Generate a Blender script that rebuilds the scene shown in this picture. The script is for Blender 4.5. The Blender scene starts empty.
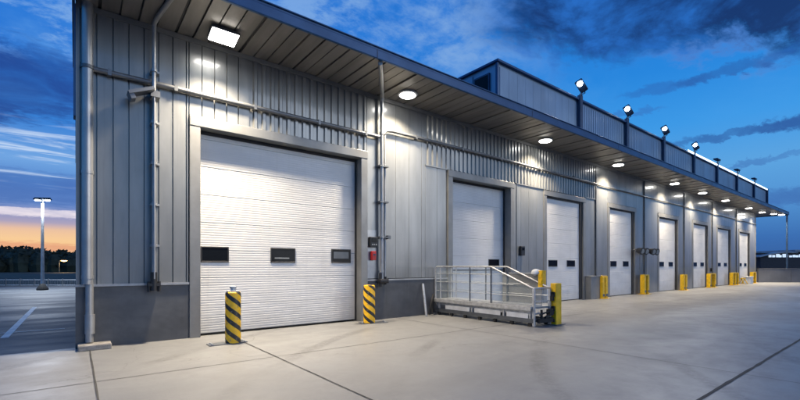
import bpy, math, random
from mathutils import Vector, Matrix, noise as mnoise
random.seed(7)
R = math.radians
sc = bpy.context.scene
col = sc.collection

# ------------------------------------------------------------------ node helpers
def lin(c):
    return tuple((v/12.92 if v <= .04045 else ((v+.055)/1.055)**2.4) for v in (x/255 for x in c))

class NT:
    def __init__(s, nt): s.nt = nt; s.n = nt.nodes; s.l = nt.links
    def new(s, t, **k):
        n = s.n.new(t)
        for a, b in k.items(): setattr(n, a, b)
        return n
    def put(s, sock, v):
        if isinstance(v, bpy.types.NodeSocket): s.l.new(v, sock)
        elif v is not None:
            if hasattr(sock.default_value, '__len__') and not hasattr(v, '__len__'): v = (v,)*len(sock.default_value)
            if hasattr(sock.default_value, '__len__') and len(sock.default_value) == 4 and len(v) == 3: v = tuple(v)+(1,)
            sock.default_value = v
    def m(s, op, a, b=None, c=None, clamp=False):
        n = s.new('ShaderNodeMath', operation=op, use_clamp=clamp)
        s.put(n.inputs[0], a)
        if b is not None: s.put(n.inputs[1], b)
        if c is not None: s.put(n.inputs[2], c)
        return n.outputs[0]
    def mix(s, f, a, b, blend='MIX'):
        n = s.new('ShaderNodeMix', data_type='RGBA', blend_type=blend)
        s.put(n.inputs[0], f); s.put(n.inputs[6], a); s.put(n.inputs[7], b)
        return n.outputs[2]
    def noise(s, vec, scale, detail=4, rough=.55, dist=0):
        n = s.new('ShaderNodeTexNoise')
        if vec is not None: s.l.new(vec, n.inputs['Vector'])
        n.inputs['Scale'].default_value = scale; n.inputs['Detail'].default_value = detail
        n.inputs['Roughness'].default_value = rough; n.inputs['Distortion'].default_value = dist
        return n.outputs['Fac']
    def ramp(s, f, pts, interp='LINEAR'):
        n = s.new('ShaderNodeValToRGB'); cr = n.color_ramp; cr.interpolation = interp
        while len(cr.elements) < len(pts): cr.elements.new(.5)
        for e, (p, c) in zip(cr.elements, pts):
            e.position = p; e.color = (tuple(c)+(1,)) if hasattr(c, '__len__') else (c, c, c, 1)
        s.put(n.inputs[0], f); return n.outputs[0]
    def ss(s, v, a, b, lo=0., hi=1.):
        n = s.new('ShaderNodeMapRange', interpolation_type='SMOOTHSTEP')
        s.put(n.inputs[0], v)
        for i, x in enumerate((a, b, lo, hi)): n.inputs[i+1].default_value = x
        return n.outputs[0]
    def map(s, vec, scale=(1, 1, 1), loc=(0, 0, 0), rot=(0, 0, 0)):
        n = s.new('ShaderNodeMapping'); s.l.new(vec, n.inputs[0])
        n.inputs['Scale'].default_value = scale; n.inputs['Location'].default_value = loc; n.inputs['Rotation'].default_value = rot
        return n.outputs[0]

def mat(name, color, rough=.5, metal=0., spec=.5, var=.12, vscale=3., stretch=(1, 1, 1), bump=0., bscale=40., emit=None, estr=0., rvar=.1, color2=None, coat=0., streaks=False, crough=.1):
    m = bpy.data.materials.new(name); m.use_nodes = True
    t = NT(m.node_tree); b = m.node_tree.nodes['Principled BSDF']
    co = t.new('ShaderNodeTexCoord').outputs['Object']
    v = t.map(co, stretch)
    n1 = t.noise(v, vscale, 6, .6)
    c2 = color2 or tuple(x*(1-var*2) for x in color)
    f = t.ss(n1, .3, .7)
    cc = t.mix(f, tuple(x*(1+var*.4) for x in color), c2)
    if streaks:      # rain streaks and grime, fixed to the surface
        r1 = t.noise(t.map(co, (9, 9, .35), (3, 1, 2)), 1.0, 6, .65)
        cc = t.mix(t.m('MULTIPLY', t.ss(r1, .52, .74), .12 if streaks == 'door' else .3), cc, tuple(x*.45 for x in color))
        r2 = t.noise(co, 2.6, 5, .6)
        if streaks == 'door':
            sz = t.new('ShaderNodeSeparateXYZ'); t.l.new(co, sz.inputs[0])
            low = t.m('ADD', sz.outputs[2], t.m('MULTIPLY', r2, -.9))
            cc = t.mix(t.ss(low, -.45, .2, .28, 0), cc, (.22, .20, .17))
        cc = t.mix(t.m('MULTIPLY', t.ss(r2, .55, .8), .08 if streaks == 'door' else .2), cc, tuple(x*.6 for x in color))
    t.put(b.inputs['Base Color'], cc)
    t.put(b.inputs['Roughness'], t.m('ADD', t.m('MULTIPLY', n1, rvar*2), rough-rvar))
    b.inputs['Metallic'].default_value = metal
    b.inputs['Specular IOR Level'].default_value = spec
    b.inputs['Coat Weight'].default_value = coat
    b.inputs['Coat Roughness'].default_value = crough
    if bump:
        bn = t.new('ShaderNodeBump'); bn.inputs['Strength'].default_value = bump; bn.inputs['Distance'].default_value = .02
        t.l.new(t.noise(v, bscale, 4), bn.inputs['Height']); t.l.new(bn.outputs[0], b.inputs['Normal'])
    if emit:
        b.inputs['Emission Color'].default_value = tuple(emit)+(1,); b.inputs['Emission Strength'].default_value = estr
    return m

M = {}
M['clad'] = mat('clad_metal', (.255, .26, .255), .36, .45, .5, .13, 1.2, (1, 1, .22), .10, 2.2, rvar=.06, coat=.7, streaks=True)
M['clad_dark'] = mat('clad_joint', (.035, .037, .04), .6)
M['frame'] = mat('frame_metal', (.23, .232, .228), .42, .4, .5, .08, 2)
M['reveal'] = mat('gasket_black', (.02, .021, .023), .7)
M['plinth'] = mat('plinth_paint', (.09, .094, .102), .5, .1, .5, .16, 1.3, (1, 1, 1.4), .15, 5, streaks=True)
M['cap'] = mat('sill_metal', (.42, .42, .42), .35, .6)
M['door'] = mat('door_white', (.66, .655, .635), .42, .0, .5, .05, .9, (1, 1, 2.4), .05, 6, streaks='door')
M['glass'] = mat('dark_glass', (.006, .008, .011), .05, 0, .12, .1, rvar=.03)
M['black'] = mat('black_plastic', (.018, .018, .02), .45)
M['soffit'] = mat('soffit_metal', (.225, .212, .195), .4, .4, .5, .16, .8, (3, .4, 1), .05, 8)
M['fascia'] = mat('fascia_blue', (.018, .075, .18), .4, .3, .5, .1, 1.5)
M['navy'] = mat('navy_steel', (.018, .045, .10), .45, .3)
M['parapet'] = mat('parapet_metal', (.23, .33, .44), .4, .3, .5, .1, 1, (1, 1, .3))
M['galv'] = mat('galvanised', (.50, .51, .52), .40, .45, .5, .16, 9, rvar=.1)
M['pipe'] = mat('pipe_grey', (.36, .365, .37), .33, .5, .5, .08, 3)
M['conduit'] = mat('conduit_grey', (.16, .17, .185), .38, .4, .5, .1, 3)
M['pipe_dark'] = mat('pipe_dark', (.13, .14, .15), .4, .4)
M['roof'] = mat('roof_deck', (.08, .085, .09), .8)
M['rubber'] = mat('rubber', (.012, .012, .012), .8)
M['yellow'] = mat('yellow_paint', (.90, .53, .008), .42, 0, .5, .14, 6, bump=.05, bscale=30)
M['red'] = mat('red_paint', (.36, .012, .010), .4)
M['footing'] = mat('footing_concrete', (.30, .285, .26), .8, 0, .4, .2, 8, bump=.4, bscale=40)
M['lens'] = mat('lamp_lens', (.9, .9, .9), .3, emit=(1, .965, .9), estr=26)
M['lens_cool'] = mat('lamp_lens_cool', (.9, .9, .9), .3, emit=(.9, .96, 1), estr=30)
M['strip'] = mat('led_strip', (.8, .9, 1), .3, emit=(.75, .88, 1), estr=2.2)
M['amber'] = mat('amber_lens', (.9, .6, .2), .3, emit=(1, .55, .15), estr=14)
M['window_lit'] = mat('window_lit', (.6, .7, .8), .3, emit=(.65, .8, 1), estr=.9)
M['white'] = mat('white_plastic', (.75, .75, .74), .4)
M['farwhite'] = mat('far_roof', (.35, .37, .4), .5, var=.2, vscale=.3)
M['fardark'] = mat('far_wall', (.02, .024, .035), .7)
M['wallgrey'] = mat('precast', (.13, .135, .15), .75, 0, .3, .12, .7, bump=.15)
M['postgrey'] = mat('lamp_pole', (.40, .42, .44), .4, .5)
M['line'] = mat('road_paint', (.72, .72, .70), .6, 0, .4, .25, 5, color2=(.5, .5, .5))
M['joint'] = mat('joint_sealant', (.035, .034, .032), .8)
M['bark'] = mat('bark', (.035, .028, .02), .9)
M['leaf'] = mat('foliage_dark', (.035, .05, .04), .8, 0, .2, .3, .3)
M['pane_light_lens'] = mat('pane_light_lens_grey', (.24, .26, .27), .25, 0, .5, .1)  # dock lamp lenses, and the interior light painted in a door window

def acrylic():
    m = bpy.data.materials.new('clear_panel'); m.use_nodes = True
    b = m.node_tree.nodes['Principled BSDF']
    b.inputs['Base Color'].default_value = (.75, .88, .9, 1); b.inputs['Roughness'].default_value = .12
    b.inputs['Alpha'].default_value = .07
    return m
M['acrylic'] = acrylic()

def concrete():
    m = bpy.data.materials.new('yard_concrete'); m.use_nodes = True
    t = NT(m.node_tree); b = m.node_tree.nodes['Principled BSDF']
    co = t.new('ShaderNodeTexCoord').outputs['Object']
    big = t.noise(t.map(co, (.6, 1.3, 1)), .35, 5, .6, .4)
    mid = t.noise(co, 1.7, 7, .65, .3)
    fine = t.noise(co, 28, 4, .6)
    c = t.mix(t.ss(big, .3, .7), (.235, .236, .233), (.16, .163, .166))
    c = t.mix(t.m('MULTIPLY', t.ss(mid, .45, .75), .55), c, (.145, .147, .15))
    # dark drip and tyre stains
    st = t.noise(t.map(co, (.25, 1.6, 1), (3, 7, 0), (0, 0, .25)), 1.1, 5, .6)
    c = t.mix(t.m('MULTIPLY', t.ss(st, .58, .78), .5), c, (.15, .148, .145))
    sp = t.noise(co, 5, 2, .5)
    c = t.mix(t.m('MULTIPLY', t.ss(sp, .70, .76), .35), c, (.10, .095, .09))
    c = t.mix(t.m('MULTIPLY', t.ss(fine, .35, .7), .22), c, (.17, .17, .168))
    wv = t.new('ShaderNodeTexWave', wave_type='RINGS', rings_direction='Z'); t.l.new(t.map(co, (1, 1, 1), (-16, 19, 0)), wv.inputs[0])
    wv.inputs['Scale'].default_value = .16; wv.inputs['Distortion'].default_value = 1.2; wv.inputs['Detail'].default_value = 2
    tyre = t.m('MULTIPLY', t.ss(wv.outputs['Fac'], .93, 1.0), t.ss(t.noise(t.map(co, (.4, .4, 1), (9, 2, 0)), .5, 3), .42, .62))
    c = t.mix(t.m('MULTIPLY', tyre, t.m('MULTIPLY', t.ss(t.noise(co, 11, 4, .7), .3, .6), .5)), c, (.07, .068, .066))
    oil = t.noise(co, 1.15, 5, .7, .6)
    c = t.mix(t.m('MULTIPLY', t.ss(oil, .66, .74), .55), c, (.085, .08, .076))
    vo = t.new('ShaderNodeTexVoronoi', feature='DISTANCE_TO_EDGE'); vo.inputs['Scale'].default_value = .17
    ad_ = t.new('ShaderNodeVectorMath', operation='ADD'); nn = t.new('ShaderNodeTexNoise'); nn.inputs['Scale'].default_value = 1.4; nn.inputs['Detail'].default_value = 6
    t.l.new(co, nn.inputs['Vector']); t.l.new(co, ad_.inputs[0]); t.l.new(nn.outputs['Color'], ad_.inputs[1]); t.l.new(ad_.outputs[0], vo.inputs['Vector'])
    crack = t.m('MULTIPLY', t.ss(vo.outputs[0], .0008, .0022, 1, 0), t.ss(t.noise(co, .22, 2), .5, .58))
    c = t.mix(t.m('MULTIPLY', crack, .5), c, (.06, .058, .055))
    t.put(b.inputs['Base Color'], c)
    t.put(b.inputs['Roughness'], t.ss(t.m('ADD', t.m('MULTIPLY', big, .6), t.m('MULTIPLY', mid, .4)), .3, .7, .33, .58))
    bn = t.new('ShaderNodeBump'); bn.inputs['Strength'].default_value = .22; bn.inputs['Distance'].default_value = .015
    t.l.new(t.m('ADD', t.m('MULTIPLY', fine, .4), mid), bn.inputs['Height']); t.l.new(bn.outputs[0], b.inputs['Normal'])
    return m
M['concrete'] = concrete()

def asphalt():
    m = bpy.data.materials.new('asphalt'); m.use_nodes = True
    t = NT(m.node_tree); b = m.node_tree.nodes['Principled BSDF']
    co = t.new('ShaderNodeTexCoord').outputs['Object']
    big = t.noise(t.map(co, (.4, 1.6, 1)), .5, 5, .6, .3)
    fine = t.noise(co, 60, 3, .6)
    c = t.mix(t.ss(big, .3, .7), (.10, .105, .11), (.065, .07, .075))
    c = t.mix(t.m('MULTIPLY', t.ss(fine, .5, .8), .5), c, (.12, .12, .12))
    t.put(b.inputs['Base Color'], c)
    t.put(b.inputs['Roughness'], t.ss(big, .3, .7, .55, .75))
    bn = t.new('ShaderNodeBump'); bn.inputs['Strength'].default_value = .3; bn.inputs['Distance'].default_value = .01
    t.l.new(fine, bn.inputs['Height']); t.l.new(bn.outputs[0], b.inputs['Normal'])
    return m
M['asphalt'] = asphalt()
M['grass'] = mat('rough_grass', (.03, .04, .022), .9, var=.3, vscale=.2)

def hazard():
    m = bpy.data.materials.new('hazard_stripes'); m.use_nodes = True
    t = NT(m.node_tree); b = m.node_tree.nodes['Principled BSDF']
    co = t.new('ShaderNodeTexCoord').outputs['Object']
    s = t.new('ShaderNodeSeparateXYZ'); t.l.new(co, s.inputs[0])
    ang = t.m('ARCTAN2', s.outputs[1], s.outputs[0])
    ph = t.m('FRACT', t.m('ADD', t.m('MULTIPLY', s.outputs[2], 4.3), t.m('ADD', t.m('MULTIPLY', ang, 1.5/math.pi), 3.0)))
    band = t.m('MULTIPLY', t.m('GREATER_THAN', ph, .58), 1.0)
    n = t.noise(co, 9, 5, .6)
    y = t.mix(t.ss(n, .3, .7), (.90, .52, .008), (.72, .40, .01))
    y = t.mix(t.m('MULTIPLY', t.ss(t.noise(co, 14, 5, .7), .58, .66), .75), y, (.22, .18, .12))
    c = t.mix(band, y, t.mix(t.ss(t.noise(co, 17, 5, .7), .56, .66), (.015, .015, .017), (.13, .12, .10)))
    t.put(b.inputs['Base Color'], c); b.inputs['Roughness'].default_value = .42
    return m
M['hazard'] = hazard()

# ------------------------------------------------------------------ mesh helpers
class MB:
    def __init__(s): s.v = []; s.f = []; s.mi = []; s.sm = []; s.cur = 0
    def face(s, idx, smooth=False): s.f.append(idx); s.mi.append(s.cur); s.sm.append(smooth)
    def box(s, x0, x1, y0, y1, z0, z1, mtx=None):
        b = len(s.v)
        pts = [Vector((x, y, z)) for z in (z0, z1) for y in (y0, y1) for x in (x0, x1)]
        if mtx is not None: pts = [mtx @ p for p in pts]
        s.v += pts
        for q in ((0, 2, 3, 1), (4, 5, 7, 6), (0, 1, 5, 4), (2, 6, 7, 3), (0, 4, 6, 2), (1, 3, 7, 5)):
            s.face([b+i for i in q])
        return s
    def bbox(s, x0, x1, y0, y1, z0, z1, r=.01, mtx=None):
        """box with chamfered vertical edges and chamfered top"""
        r = min(r, (x1-x0)/2.5, (y1-y0)/2.5, (z1-z0)/2.5)
        def ring(i):
            return [(x0+i+r, y0+i), (x1-i-r, y0+i), (x1-i, y0+i+r), (x1-i, y1-i-r), (x1-i-r, y1-i), (x0+i+r, y1-i), (x0+i, y1-i-r), (x0+i, y0+i+r)]
        s.loft([[Vector((x, y, zz)) for x, y in ring(i)] for i, zz in ((r*.6, z0), (0, z0+r), (0, z1-r), (r*.6, z1))], mtx)
        return s
    def loft(s, rings, mtx=None, caps=True, smooth=False):
        b = len(s.v); n = len(rings[0])
        for r in rings: s.v += [mtx @ p if mtx is not None else p for p in r]
        for k in range(len(rings)-1):
            for i in range(n):
                j = (i+1) % n
                s.face([b+k*n+i, b+k*n+j, b+(k+1)*n+j, b+(k+1)*n+i], smooth)
        if caps:
            s.face([b+i for i in range(n)][::-1]); s.face([b+(len(rings)-1)*n+i for i in range(n)])
        return s
    def tube(s, pts, r, n=12, caps=True):
        pts = [Vector(p) for p in pts]
        rs = r if hasattr(r, '__len__') else [r]*len(pts)
        rings = []
        prev = None
        for i, p in enumerate(pts):
            if i == 0: d = pts[1]-p
            elif i == len(pts)-1: d = p-pts[i-1]
            else: d = (pts[i+1]-p).normalized()+(p-pts[i-1]).normalized()
            d.normalize()
            if prev is None:
                a = Vector((0, 0, 1)) if abs(d.z) < .9 else Vector((1, 0, 0))
                u = d.cross(a).normalized()
            else:
                u = (prev-d*prev.dot(d)).normalized()
            prev = u; w = d.cross(u)
            rings.append([p+(u*math.cos(2*math.pi*k/n)+w*math.sin(2*math.pi*k/n))*rs[i] for k in range(n)])
        s.loft(rings, None, caps, True); return s
    def disc(s, c, r, z=None, n=20):
        b = len(s.v)
        s.v += [Vector((c[0]+r*math.cos(2*math.pi*k/n), c[1]+r*math.sin(2*math.pi*k/n), c[2])) for k in range(n)]
        s.face(list(range(b, b+n))[::-1]); return s
    def lathe(s, prof, c=(0, 0, 0), n=24):
        rings = [[Vector((c[0]+r*math.cos(2*math.pi*k/n), c[1]+r*math.sin(2*math.pi*k/n), c[2]+z)) for k in range(n)] for r, z in prof]
        s.loft(rings, None, True, True); return s
    def build(s, name, mats, parent=None, loc=None):
        me = bpy.data.meshes.new(name)
        me.from_pydata([tuple(v) for v in s.v], [], s.f)
        if not isinstance(mats, (list, tuple)): mats = [mats]
        for m in mats: me.materials.append(m if not isinstance(m, str) else M[m])
        me.polygons.foreach_set('material_index', s.mi); me.polygons.foreach_set('use_smooth', s.sm)
        me.update()
        if any(s.sm):
            try: me.set_sharp_from_angle(angle=R(40))
            except Exception: pass
        o = bpy.data.objects.new(name, me); col.objects.link(o)
        if parent is not None: o.parent = parent
        if loc: o.location = loc
        return o

def tag(o, label=None, cat=None, group=None, kind=None):
    if label: o['label'] = label
    if cat: o['category'] = cat
    if group: o['group'] = group
    if kind: o['kind'] = kind
    return o
def empty(name, loc=(0, 0, 0), rz=0, **k):
    o = bpy.data.objects.new(name, None); col.objects.link(o)
    o.location = loc; o.rotation_euler = (0, 0, rz); o.empty_display_size = .3
    return tag(o, **k)
def copy_tree(o, parent=None):
    c = o.copy(); col.objects.link(c)
    if parent is not None: c.parent = parent
    for ch in list(o.children): copy_tree(ch, c)
    return c

# ------------------------------------------------------------------ ground
def sheet(name, x0, x1, y0, y1, z, m, sub=1):
    mb = MB(); mb.v = [Vector((x0, y0, z)), Vector((x1, y0, z)), Vector((x1, y1, z)), Vector((x0, y1, z))]; mb.face([0, 1, 2, 3])
    return tag(mb.build(name, m), kind='structure')
sheet('ground', -1500, 1500, -1500, 1500, -.03, 'grass')
sheet('parking_lot', -70, 0.3, 0.12, 31.5, -.008, 'asphalt')
sheet('road', 0.31, 150, 16, 60, -.012, 'asphalt')
sheet('yard', -70, 150, -70, 0.1, 0, 'concrete')
sheet('pavement', 48.7, 150, 0.105, 15.9, -.004, 'concrete')
# sealed joints between slabs
jt = MB()
def strip(mb, x0, x1, y0, y1, z): 
    b = len(mb.v); mb.v += [Vector((x0, y0, z)), Vector((x1, y0, z)), Vector((x1, y1, z)), Vector((x0, y1, z))]; mb.face([b, b+1, b+2, b+3])
def wobbly(mb, horizontal, c, a0, a1, w, z):
    n = int(abs(a1-a0)/.22)+1; b = len(mb.v)
    for i in range(n+1):
        a = a0+(a1-a0)*i/n; o = mnoise.noise(Vector((a*1.3, c*5, 0)))*.008; ww = w*(1+.5*mnoise.noise(Vector((a*4, c, 3))))/2
        for sgn in (-1, 1):
            mb.v.append(Vector((a, c+o+sgn*ww, z)) if horizontal else Vector((c+o+sgn*ww, a, z)))
    for i in range(n):
        q = [b+2*i, b+2*i+1, b+2*i+3, b+2*i+2]
        mb.face(q if not horizontal else q[::-1])
for c, w in ((-2.88, .014), (-7.95, .04), (-13, .02)): wobbly(jt, True, c, -20, 80, w, .004)
for c, w in ((.2, .022), (2.6, .018), (7.25, .012), (13.1, .01), (19, .01), (25, .01), (31, .01), (-4.6, .02), (-9.5, .02)): wobbly(jt, False, c, -20, .05, w, .008)
tag(jt.build('slab_joints', 'joint'), kind='structure')
ln = MB()
for x in (-1.17, -3.8, -6.4): strip(ln, x-.065, x+.065, 2.4, 10.6, -.004)
strip(ln, -30, -.2, 3.22, 3.29, .0)
tag(ln.build('parking_lines', 'line'), kind='structure')

# ------------------------------------------------------------------ warehouse
W = empty('warehouse', (0, 0, 0), label='long grey metal-clad warehouse with eight white dock doors under a lit blue-edged canopy', cat='warehouse')
ZS = 6.26          # canopy soffit height
L = 48.8           # wall length
DOORS = [(2.07, 6.08, .20, 4.43), (9.6, 12.62, .24, 4.38), (15.05, 17.95, .06, 4.36), (20.5, 23.3, .06, 4.36),
         (26.6, 29.5, .06, 4.36), (32.35, 35.3, .06, 4.36), (37.6, 40.9, .06, 4.36), (43.5, 46.7, .06, 4.36)]
FW = .21
# core walls
core = MB()
xs = 0.031
for (a, b, d, zt) in DOORS:
    core.box(xs, a-FW, .0, .5, 0, ZS+.06); core.box(a-FW, b+FW, .0, .5, zt+FW, ZS+.06); xs = b+FW
core.box(xs, L, .0, .5, 0, ZS+.06)
core.box(.03, .3, .5, 1.2, 0, ZS+.06)      # end return
core.box(.3, .55, 1.2, 15, 0, ZS+.06); core.box(L-.5, L, .5, 15, 0, ZS+.06); core.box(.55, L-.5, 14.7, 15, 0, ZS+.06)
core.build('wall', 'clad_dark', W)

def profile(kind, x0, x1):
    pts = []; x = x0
    if kind == 'plank':
        while x < x1-1e-4:
            e = min(x+.25, x1)
            pts += [(x, -.004), (x+.013, -.004), (x+.018, -.045), (max(e-.006, x+.019), -.045), (max(e-.001, x+.0195), -.004)]; x = e
        pts.append((x1, -.006))
    elif kind == 'corr':
        while x < x1-1e-4:
            e = min(x+.2, x1); w = e-x
            pts += [(x, -.008), (x+w*.42, -.008), (x+w*.55, -.048), (x+w*.87, -.048)]; x = e
        pts.append((x1, -.008))
    elif kind == 'fine':
        while x < x1-1e-4:
            e = min(x+.125, x1); w = e-x
            pts += [(x, -.012), (x+w*.12, -.022), (x+w*.88, -.022)]; x = e
        pts.append((x1, -.012))
    else:
        p = 1.0 if kind == 'flat' else .5
        while x < x1-1e-4:
            e = min(x+p, x1)
            if x1-e < .12: e = x1
            pts += [(x, -.01), (x+.006, -.024), (e-.006, -.024)]; x = e
        pts.append((x1, -.01))
    return pts
clads = {}
def clad(kind, x0, x1, z0, z1, key='cladding_panel'):
    mb = clads.setdefault(key, MB())
    pr = profile(kind, x0, x1); b = len(mb.v)
    # slightly uneven sheets: real cladding oil-cans a little
    nz = max(1, int((z1-z0)/.5))
    for k in range(nz+1):
        z = z0+(z1-z0)*k/nz
        for x, y in pr: mb.v.append(Vector((x, y+.0025*mnoise.noise(Vector((x*1.1, z*.9, 2))), z)))
    n = len(pr)
    for k in range(nz):
        for i in range(n-1): mb.face([b+k*n+i, b+k*n+i+1, b+(k+1)*n+i+1, b+(k+1)*n+i])
ZC = ZS-.05
PL = 1.15
clad('plank', .05, 1.85, PL, ZC)
clad('plank', 1.85, 3.10, 4.66, ZC); clad('corr', 3.10, 6.30, 4.66, ZC)
clad('half', 6.30, 8.45, PL, ZC); clad('half', 8.45, 9.38, PL, 4.6); clad('corr', 8.45, 13.03, 4.62, ZC)
clad('half', 12.83, 14.83, 0, 4.59)
clad('corr', 13.03, 19.05, 4.6, ZC)
clad('half', 18.17, 19.05, 0, 4.59)
seams = [19.1, 24.5, 30.6, 36.3, 42.5]
prev = 19.15
for i, (a, b, d, zt) in enumerate(DOORS[3:]):
    nxt = seams[i+1] if i+1 < len(seams) else L
    clad('flat', prev, a-FW, 0, ZC); clad('flat', a-FW, b+FW, zt+FW+.02, ZC); clad('flat', b+FW, nxt-.03, 0, ZC)
    prev = nxt+.03
for k, mb in clads.items(): mb.build(k, 'clad', W)
for a_, b_ in ((8.44, 9.385), (13.03, 14.835), (18.165, 19.05)):
    fz = MB(); fz.box(a_, b_, -.056, -.0, 4.585, 4.62); fz.build('flashing', 'clad', W)
# plinth and sill
pb = MB(); pb.box(.0, 1.855, -.05, -.001, 0, PL-.03); pb.build('plinth', 'plinth', W)
pb = MB(); pb.box(6.295, 9.385, -.05, 0, 0, PL-.06); pb.build('plinth', 'plinth', W)
cb = MB(); cb.box(-.005, 1.855, -.085, 0, PL-.03, PL+.015); cb.build('sill', 'cap', W)
cb = MB(); cb.box(6.295, 9.385, -.06, 0, PL-.06, PL-.02); cb.build('sill', 'cap', W)
kb = MB(); kb.box(0.03, .06, -.08, -.03, PL+.02, ZC); kb.box(.0, 48.86, -.075, -.0505, ZC-.05, ZC+.05)
kb.box(48.8, 48.86, -.05, .5, 0, ZC-.01); kb.build('trim', 'frame', W)
cn = MB(); cn.box(.005, .029, -.07, .25, PL+.02, 6.2); cn.build('corner_post', 'clad', W)
cn = MB(); cn.box(-.03, .004, -.09, .2, 4.2, 6.21); cn.build('corner_flashing', 'fascia', W)
# vertical joint covers of the far bays
for s in seams+[13.05]:
    j = MB(); wd = .035 if s > 14 else .015
    j.box(s-wd, s+wd, -.075 if s > 14 else -.04, 0, .0 if s > 14 else 0, ZC-.055); j.build('joint_cover', 'pipe_dark', W)

# doors with frames, gaskets, panels and windows
def ribbed_door(i, a, b, d, zt):
    fr = MB()
    pj = -.09 if i < 2 else -.045
    fr.bbox(a-FW, a, pj, d+.08, 0, zt, .008); fr.bbox(b, b+FW, pj, d+.08, 0, zt, .008)
    fr.bbox(a-FW, b+FW, pj-.01, d+.08, zt+.001, zt+FW, .008)
    fo = fr.build('door_frame', 'frame', W)
    sw = .035 if i < 2 else .2
    g = MB(); g.box(b-sw, b-.002, d-.05, d-.004, 0, zt-.002); g.box(a+.002, a+.025, d-.02, d-.004, 0, zt-.002); g.box(a+.026, b-sw-.001, d-.04, d-.004, zt-.07, zt-.002)
    g.build('door_seal', 'reveal', fo)
    dm = MB(); z = .025; pts = [(d+.02, z)]
    rib = .055; cnt = 0
    while z < zt-.02:
        e = min(z+rib, zt)
        if cnt % 11 == 0: pts += [(d+.016, z), (d+.016, z+.006), (d+.001, z+.012)]
        pts += [(d, z+.014), (d, e-.012), (d+.003, e-.006)]
        z = e; cnt += 1
    pts.append((d+.004, zt))
    nx = max(4, int((b-a)/.45)); base = len(dm.v)
    for k in range(nx+1):
        x = a+(b-a)*k/nx
        for y, zz in pts: dm.v.append(Vector((x, y+.002*mnoise.noise(Vector((x*.8, zz*2.0, i*7)))-.002, zz)))
    n = len(pts)
    for k in range(nx):
        for q in range(n-1): dm.face([base+k*n+q, base+(k+1)*n+q, base+(k+1)*n+q+1, base+k*n+q+1])
    dm.box(a, b, d+.03, d+.09, 0.03, zt+.05)
    door = dm.build('dock_door', 'door', W)
    rb = MB(); rb.box(a+.026, b-.071, d-.006, d+.02, .004, .03); rb.build('bottom_seal', 'rubber', door)
    if i == 0: wins = [(2.13, 2.72, 1.58, 1.93), (3.68, 4.31, 1.58, 1.94), (5.32, 5.92, 1.58, 1.95)]
    elif i == 1: wins = [(11.75, 12.35, 1.49, 1.75)]
    else:
        w = b-a; wins = [(a+.09*w, a+.32*w, 1.47, 1.75), (a+.58*w, a+.81*w, 1.47, 1.75)]
    for k, (x0, x1, z0, z1) in enumerate(wins):
        wm = MB(); t = .03
        wm.bbox(x0, x1, d-.02, d+.005, z0, z0+t, .006); wm.bbox(x0, x1, d-.02, d+.005, z1-t, z1, .006)
        wm.bbox(x0, x0+t, d-.02, d+.005, z0+t, z1-t, .006); wm.bbox(x1-t, x1, d-.02, d+.005, z0+t, z1-t, .006)
        wm.cur = 1; wm.box(x0+t, x1-t, d-.010, d-.005, z0+t, z1-t)
        if i == 0 and k == 1: wm.cur = 2; wm.box(x0+.1, x1-.16, d-.0125, d-.0105, z0+.10, z0+.125)  # pale strip painted as interior light showing in the middle pane
        if i == 0 and k == 2: wm.cur = 3; wm.box(x0+.07, x1-.07, d-.0125, d-.0105, z0+.12, z1-.07)
        wm.build('door_window', ['black', 'glass', 'pane_light_lens', 'pipe_dark'], door)
    if i == 1:
        h = MB(); h.box(9.66, 9.77, d-.05, d-.004, 1.42, 1.53); h.build('door_bolt', 'black', door)
        h = MB(); h.box(9.66, 12.56, d-.03, d-.004, 1.34, 1.385); h.box(10.9, 11.1, d-.06, d-.03, 1.33, 1.39); h.build('door_handle', 'pipe_dark', door)
for i, a in enumerate(DOORS): ribbed_door(i, *a)

# canopy
cy = -1.76
can = MB()
can.box(.0, 52.0, cy, 15.2, ZS+.085, ZS+.22); canopy = can.build('canopy', 'roof', W)
so = MB(); x = .02; k = 0
while x < 51.96:
    w = (.30 if k % 4 else .36); e = min(x+w, 51.97)
    dz = .008*((k*7) % 3)
    so.box(x, e-(.03 if k % 4 else .055), cy+.03, -.02, ZS+dz, ZS+.05)
    x = e; k += 1
so.build('soffit', 'soffit', canopy)
sb = MB(); sb.box(.02, 51.97, cy+.03, -.01, ZS+.055, ZS+.075); sb.build('soffit_backing', 'clad_dark', canopy)
end = MB(); end.box(48.87, 51.9, -.02, 1.5, ZS, ZS+.06); end.build('soffit_end', 'soffit', canopy)
fa = MB(); fa.bbox(-.05, 52.05, cy-.06, cy, ZS-.03, ZS+.17, .012); fa.bbox(-.06, 52.06, cy-.075, cy+.1, ZS+.2205, ZS+.245, .006); fa.box(-.05, 52.05, cy-.045, cy-.01, ZS+.17, ZS+.2205)
fa.box(-.05, -.005, cy+.001, 3, ZS-.045, ZS+.22); fa.box(52.0, 52.05, cy+.001, 15, ZS-.045, ZS+.22)
fa.build('fascia', 'fascia', canopy)
for x in (5.4, 11.4, 17.4, 23.4, 29.4, 35.4, 41.4, 47.4):
    j = MB(); j.box(x-.012, x+.012, cy-.066, cy-.0605, ZS-.03, ZS+.17); j.build('fascia_joint', 'navy', canopy)
pm = MB(); pm.tube([(51.93, cy+.08, 0), (51.93, cy+.08, ZS)], .07, 10); pm.box(51.8, 52.06, cy-.05, cy+.21, 0, .02); pm.build('canopy_post', 'navy', W)

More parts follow.
